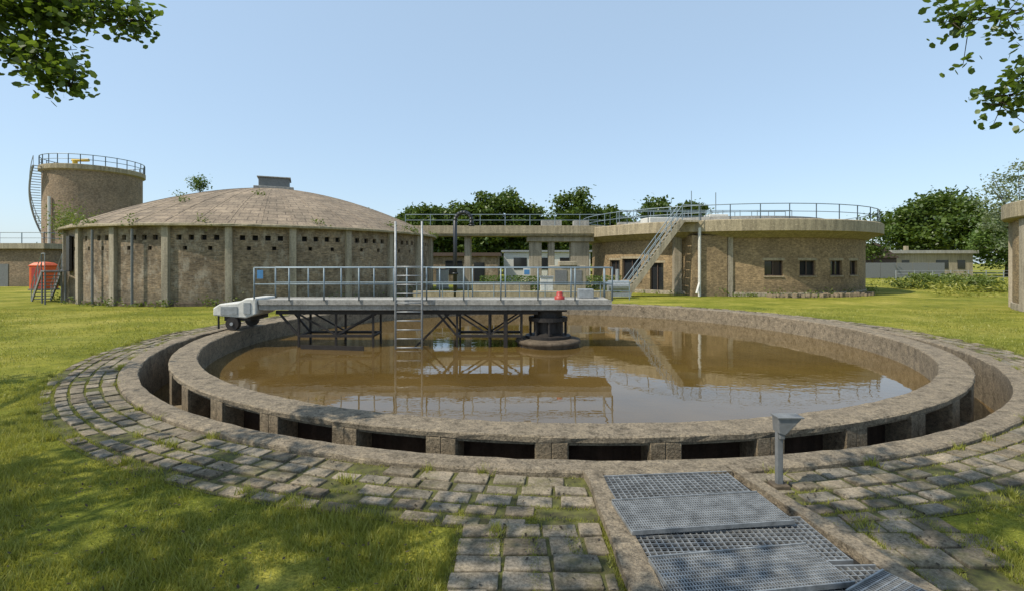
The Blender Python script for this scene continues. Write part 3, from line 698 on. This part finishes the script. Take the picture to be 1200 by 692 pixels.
# ------------------------------------------------------------------ grass blades
def in_paving(X,Y):
    d=np.hypot(X-BC[0],Y-BC[1])+.1*np.sin(X*5)*np.cos(Y*4)
    e=.06*np.sin(Y*7)
    m=(d<11.7)|((X>-.44+e)&(X<.8)&(Y<4.5))|((X>.7)&(X<3.0)&(Y<5.4))|((X>2.5)&(X<3.5+e)&(Y<4.3))
    return m
def blades(name,X,Y,h,w,z=0.0):
    n=len(X);a=rng.uniform(0,2*pi,n);hh=h*rng.uniform(.5,1.4,n);ww=w*rng.uniform(.6,1.3,n)
    lean=rng.uniform(.1,.9,n)*hh;b=rng.uniform(0,2*pi,n)
    p=np.stack([X,Y,np.full(n,z)],1)
    dx=np.stack([np.cos(a)*ww/2,np.sin(a)*ww/2,np.zeros(n)],1)
    tip=p+np.stack([np.cos(b)*lean,np.sin(b)*lean,hh],1)
    V=np.stack([p-dx,p+dx,tip],1).reshape(-1,3);poly_mesh(name,V,3,M['blade'])
def scatter(n,y0,y1,pw=1.0):
    Y=y0+(y1-y0)*rng.random(n)**pw;X=(rng.random(n)*2-1)*(1.12*Y+1);m=~in_paving(X,Y);return X[m],Y[m]
X,Y=scatter(330000,2.6,9,1.1);X2,Y2=scatter(160000,8,24,1.2)
pat=np.sin(X*1.7+1)*np.cos(Y*2.1)+np.sin(X*4.1+Y*3.3)*.6+np.sin(X*9.3-Y*7)*.4+rng.normal(size=len(X))*.35
k=pat>-.75; H=.02+.03*np.clip(pat+.8,0,2.2)
blades('lawn_grass',X[k],Y[k],H[k],.009)
k=np.sin(X2*1.1)*np.cos(Y2*.9)+rng.normal(size=len(X2))*.5>-.3
blades('lawn_grass',X2[k],Y2[k],.045,.02)
tx=[];ty=[]
for i in range(90):
    a=R_.uniform(pi*1.0,2*pi);rr=R_.choice((10.78,10.78,11.2,11.7,11.85));cx,cy=BC[0]+rr*math.cos(a),BC[1]+rr*math.sin(a)
    if .7<cx<2.6: continue
    m=R_.randint(30,110);tx.append(cx+rng.normal(size=m)*.035);ty.append(cy+rng.normal(size=m)*.035)
blades('weed_tufts',np.concatenate(tx),np.concatenate(ty),.09,.012)
n=52000;a=rng.uniform(pi,2*pi,n);rr=rng.choice([10.76,10.985,11.19,11.40,11.60,11.77],n,p=[.08,.12,.17,.2,.2,.23])+rng.normal(size=n)*.014
X=BC[0]+rr*np.cos(a);Y=BC[1]+rr*np.sin(a);k=np.sin(X*3.1)+np.cos(Y*4.3)+rng.normal(size=n)*.5>-.0;k&=~((X>.7)&(X<2.6)&(Y<5.15));blades('paving_joint_grass',X[k],Y[k],.032,.009)
n=20000;X=rng.choice([-.45,-.14,.17,.48,.76,2.6,2.86,3.19,3.5],n)+rng.normal(size=n)*.03;Y=rng.uniform(2.6,4.4,n);k=(np.sin(X*9)+np.cos(Y*5)>-.3);k&=~((X>.78)&(X<2.4+.2*(5.15-Y)));blades('paving_joint_grass',X[k],Y[k],.032,.009)
# ------------------------------------------------------------------ foreground trees
def near_tree(name,base,lobes,branches,nl,ls=.14):
    g=group(name);Ps=[];mb=MB();bs=Vector(base)
    for (c,rad,ncl) in lobes:
        C,P=crown(c,rad,ncl,nl,.24);Ps.append(P)
        mid=bs.lerp(Vector(c),.55)+Vector((0,0,1.2));mb.path([bs+Vector((0,0,2.6)),mid,Vector(c)],.15,.04,8)
        for i in range(0,ncl,3): mb.path([Vector(c),Vector(c).lerp(Vector(C[i]),.5)+Vector((0,0,.15)),Vector(C[i])],.03,.01,5)
    mb.path([bs,bs+Vector((.05,0,1.3)),bs+Vector((0,.05,2.7))],.32,.22,12)
    Bp=[]
    for pts,sp,n in branches:
        pv=[Vector(p) for p in pts];mb.path(pv,.03,.006,6)
        seg=rng.integers(0,len(pv)-1,n//12);t=rng.random(n//12)
        A=np.array(pts)
        C=A[seg]*(1-t)[:,None]+A[seg+1]*t[:,None]+rng.normal(size=(len(seg),3))*sp
        for q,s,tt in zip(C,seg,t):
            o=A[s]*(1-tt)+A[s+1]*tt; mb.tube(tuple(o),tuple(q),.006,.003,n=4)
        Bp.append(np.repeat(C,12,axis=0)+rng.normal(size=(len(C)*12,3))*.07)
    mb.make('trunk_and_limbs',M['bark'],g,True);P=np.concatenate(Ps)
    P=P[~((P[:,1]>.2)&(P[:,2]<2.4+.56*P[:,1])&(abs(P[:,0])<1.15*P[:,1]))]
    leaves('leaves',P,ls,M['leafS'],g,6);leaves('low_branch_leaves',np.concatenate(Bp),.085,M['leafF'],g,6);return g
near_tree('maple_shade_tree',(-7.2,-1.5,0),
  [((-8.8,2.3,6.6),(2.8,1.9,.9),26),((-6.4,1.0,7.4),(2.2,1.3,.9),22),((-9.5,-.5,7),(2.5,2.0,1.2),26),((-4.2,-.3,7.6),(1.8,1.2,.9),15),((-1.0,1.7,7.4),(2.1,1.4,.7),24),((-1.0,-1.5,7.6),(1.8,1.3,.9),12),((-12,3.6,7),(2.4,1.8,.9),20),((-13.5,7.5,7),(2,1.2,.9),9),((-6.9,-.4,6.8),(2,1.2,1.0),22),((-10.5,1,8.5),(2.5,1.5,1.0),12)],
  [([(-7.2,-1.0,3.5),(-7.4,2.5,5.2),(-6.4,5,5.3),(-5.6,5.6,5.0),(-4.9,5.6,4.98),(-4.05,5.5,4.88)],.13,1700),
   ([(-6.4,5,5.3),(-5.7,5.5,4.75),(-5.25,5.5,4.45),(-4.85,5.45,4.12)],.12,1200),
   ([(-6.0,5.3,5.3),(-5.2,5.5,5.1),(-4.3,5.5,5.1)],.12,800)],50)
near_tree('oak_shade_tree',(9.3,1.5,0),
  [((9.5,2.5,6.5),(2.3,2.3,1.6),34)],
  [([(9.0,1.8,3.5),(7.8,4.2,5.0),(6.3,5.3,5.05),(5.6,5.5,4.97),(4.85,5.5,4.85)],.13,1300),
   ([(7.8,4.2,5.0),(6.4,5.2,4.5),(5.8,5.5,4.25),(5.4,5.5,3.95)],.11,800)],40)
n=900;X=rng.uniform(-5,4.5,n);Y=rng.uniform(3,5.6,n);k=np.hypot(X-BC[0],Y-BC[1])>10.7;P=np.column_stack([X[k],Y[k],np.full(k.sum(),.04)]);leaves('fallen_leaves',P,.03,M['bark'],None,4,flat=3)
# ------------------------------------------------------------------ light
el=math.radians(52);hx,hy=-.9,-.43;l=math.hypot(hx,hy);ts=Vector((hx/l*math.cos(el),hy/l*math.cos(el),math.sin(el)))
sd=bpy.data.lights.new('sun','SUN');sd.energy=5.0;sd.angle=math.radians(.53);sd.color=(1,.92,.78)
so=link(bpy.data.objects.new('sun',sd));so.rotation_euler=ts.to_track_quat('Z','Y').to_euler();so.location=(-30,-20,40)
w=bpy.data.worlds.new('World');sc.world=w;w.use_nodes=True;nt=w.node_tree
sk=nt.nodes.new('ShaderNodeTexSky');sk.sky_type='NISHITA';sk.sun_disc=False;sk.sun_elevation=el;sk.sun_rotation=math.atan2(hx,hy)%(2*pi)
sk.air_density=1.0;sk.dust_density=1.0;sk.ozone_density=1.5
mx=nt.nodes.new('ShaderNodeMix');mx.data_type='RGBA';mx.inputs[0].default_value=.45;mx.inputs[7].default_value=(4.7,6.3,7.9,1)
nt.links.new(sk.outputs[0],mx.inputs[6])
bg=nt.nodes['Background'];bg.inputs[1].default_value=.15;nt.links.new(mx.outputs[2],bg.inputs[0])
# ------------------------------------------------------------------ camera
cd=bpy.data.cameras.new('camera');cd.sensor_width=36;cd.lens=17.4;cd.shift_y=-.0317;cd.clip_end=4000;cd.clip_start=.05
co=link(bpy.data.objects.new('camera',cd));co.location=(0,0,2.2);co.rotation_euler=(pi/2,0,0);sc.camera=co
sc.view_settings.view_transform='Standard';sc.view_settings.look='None';sc.view_settings.exposure=0
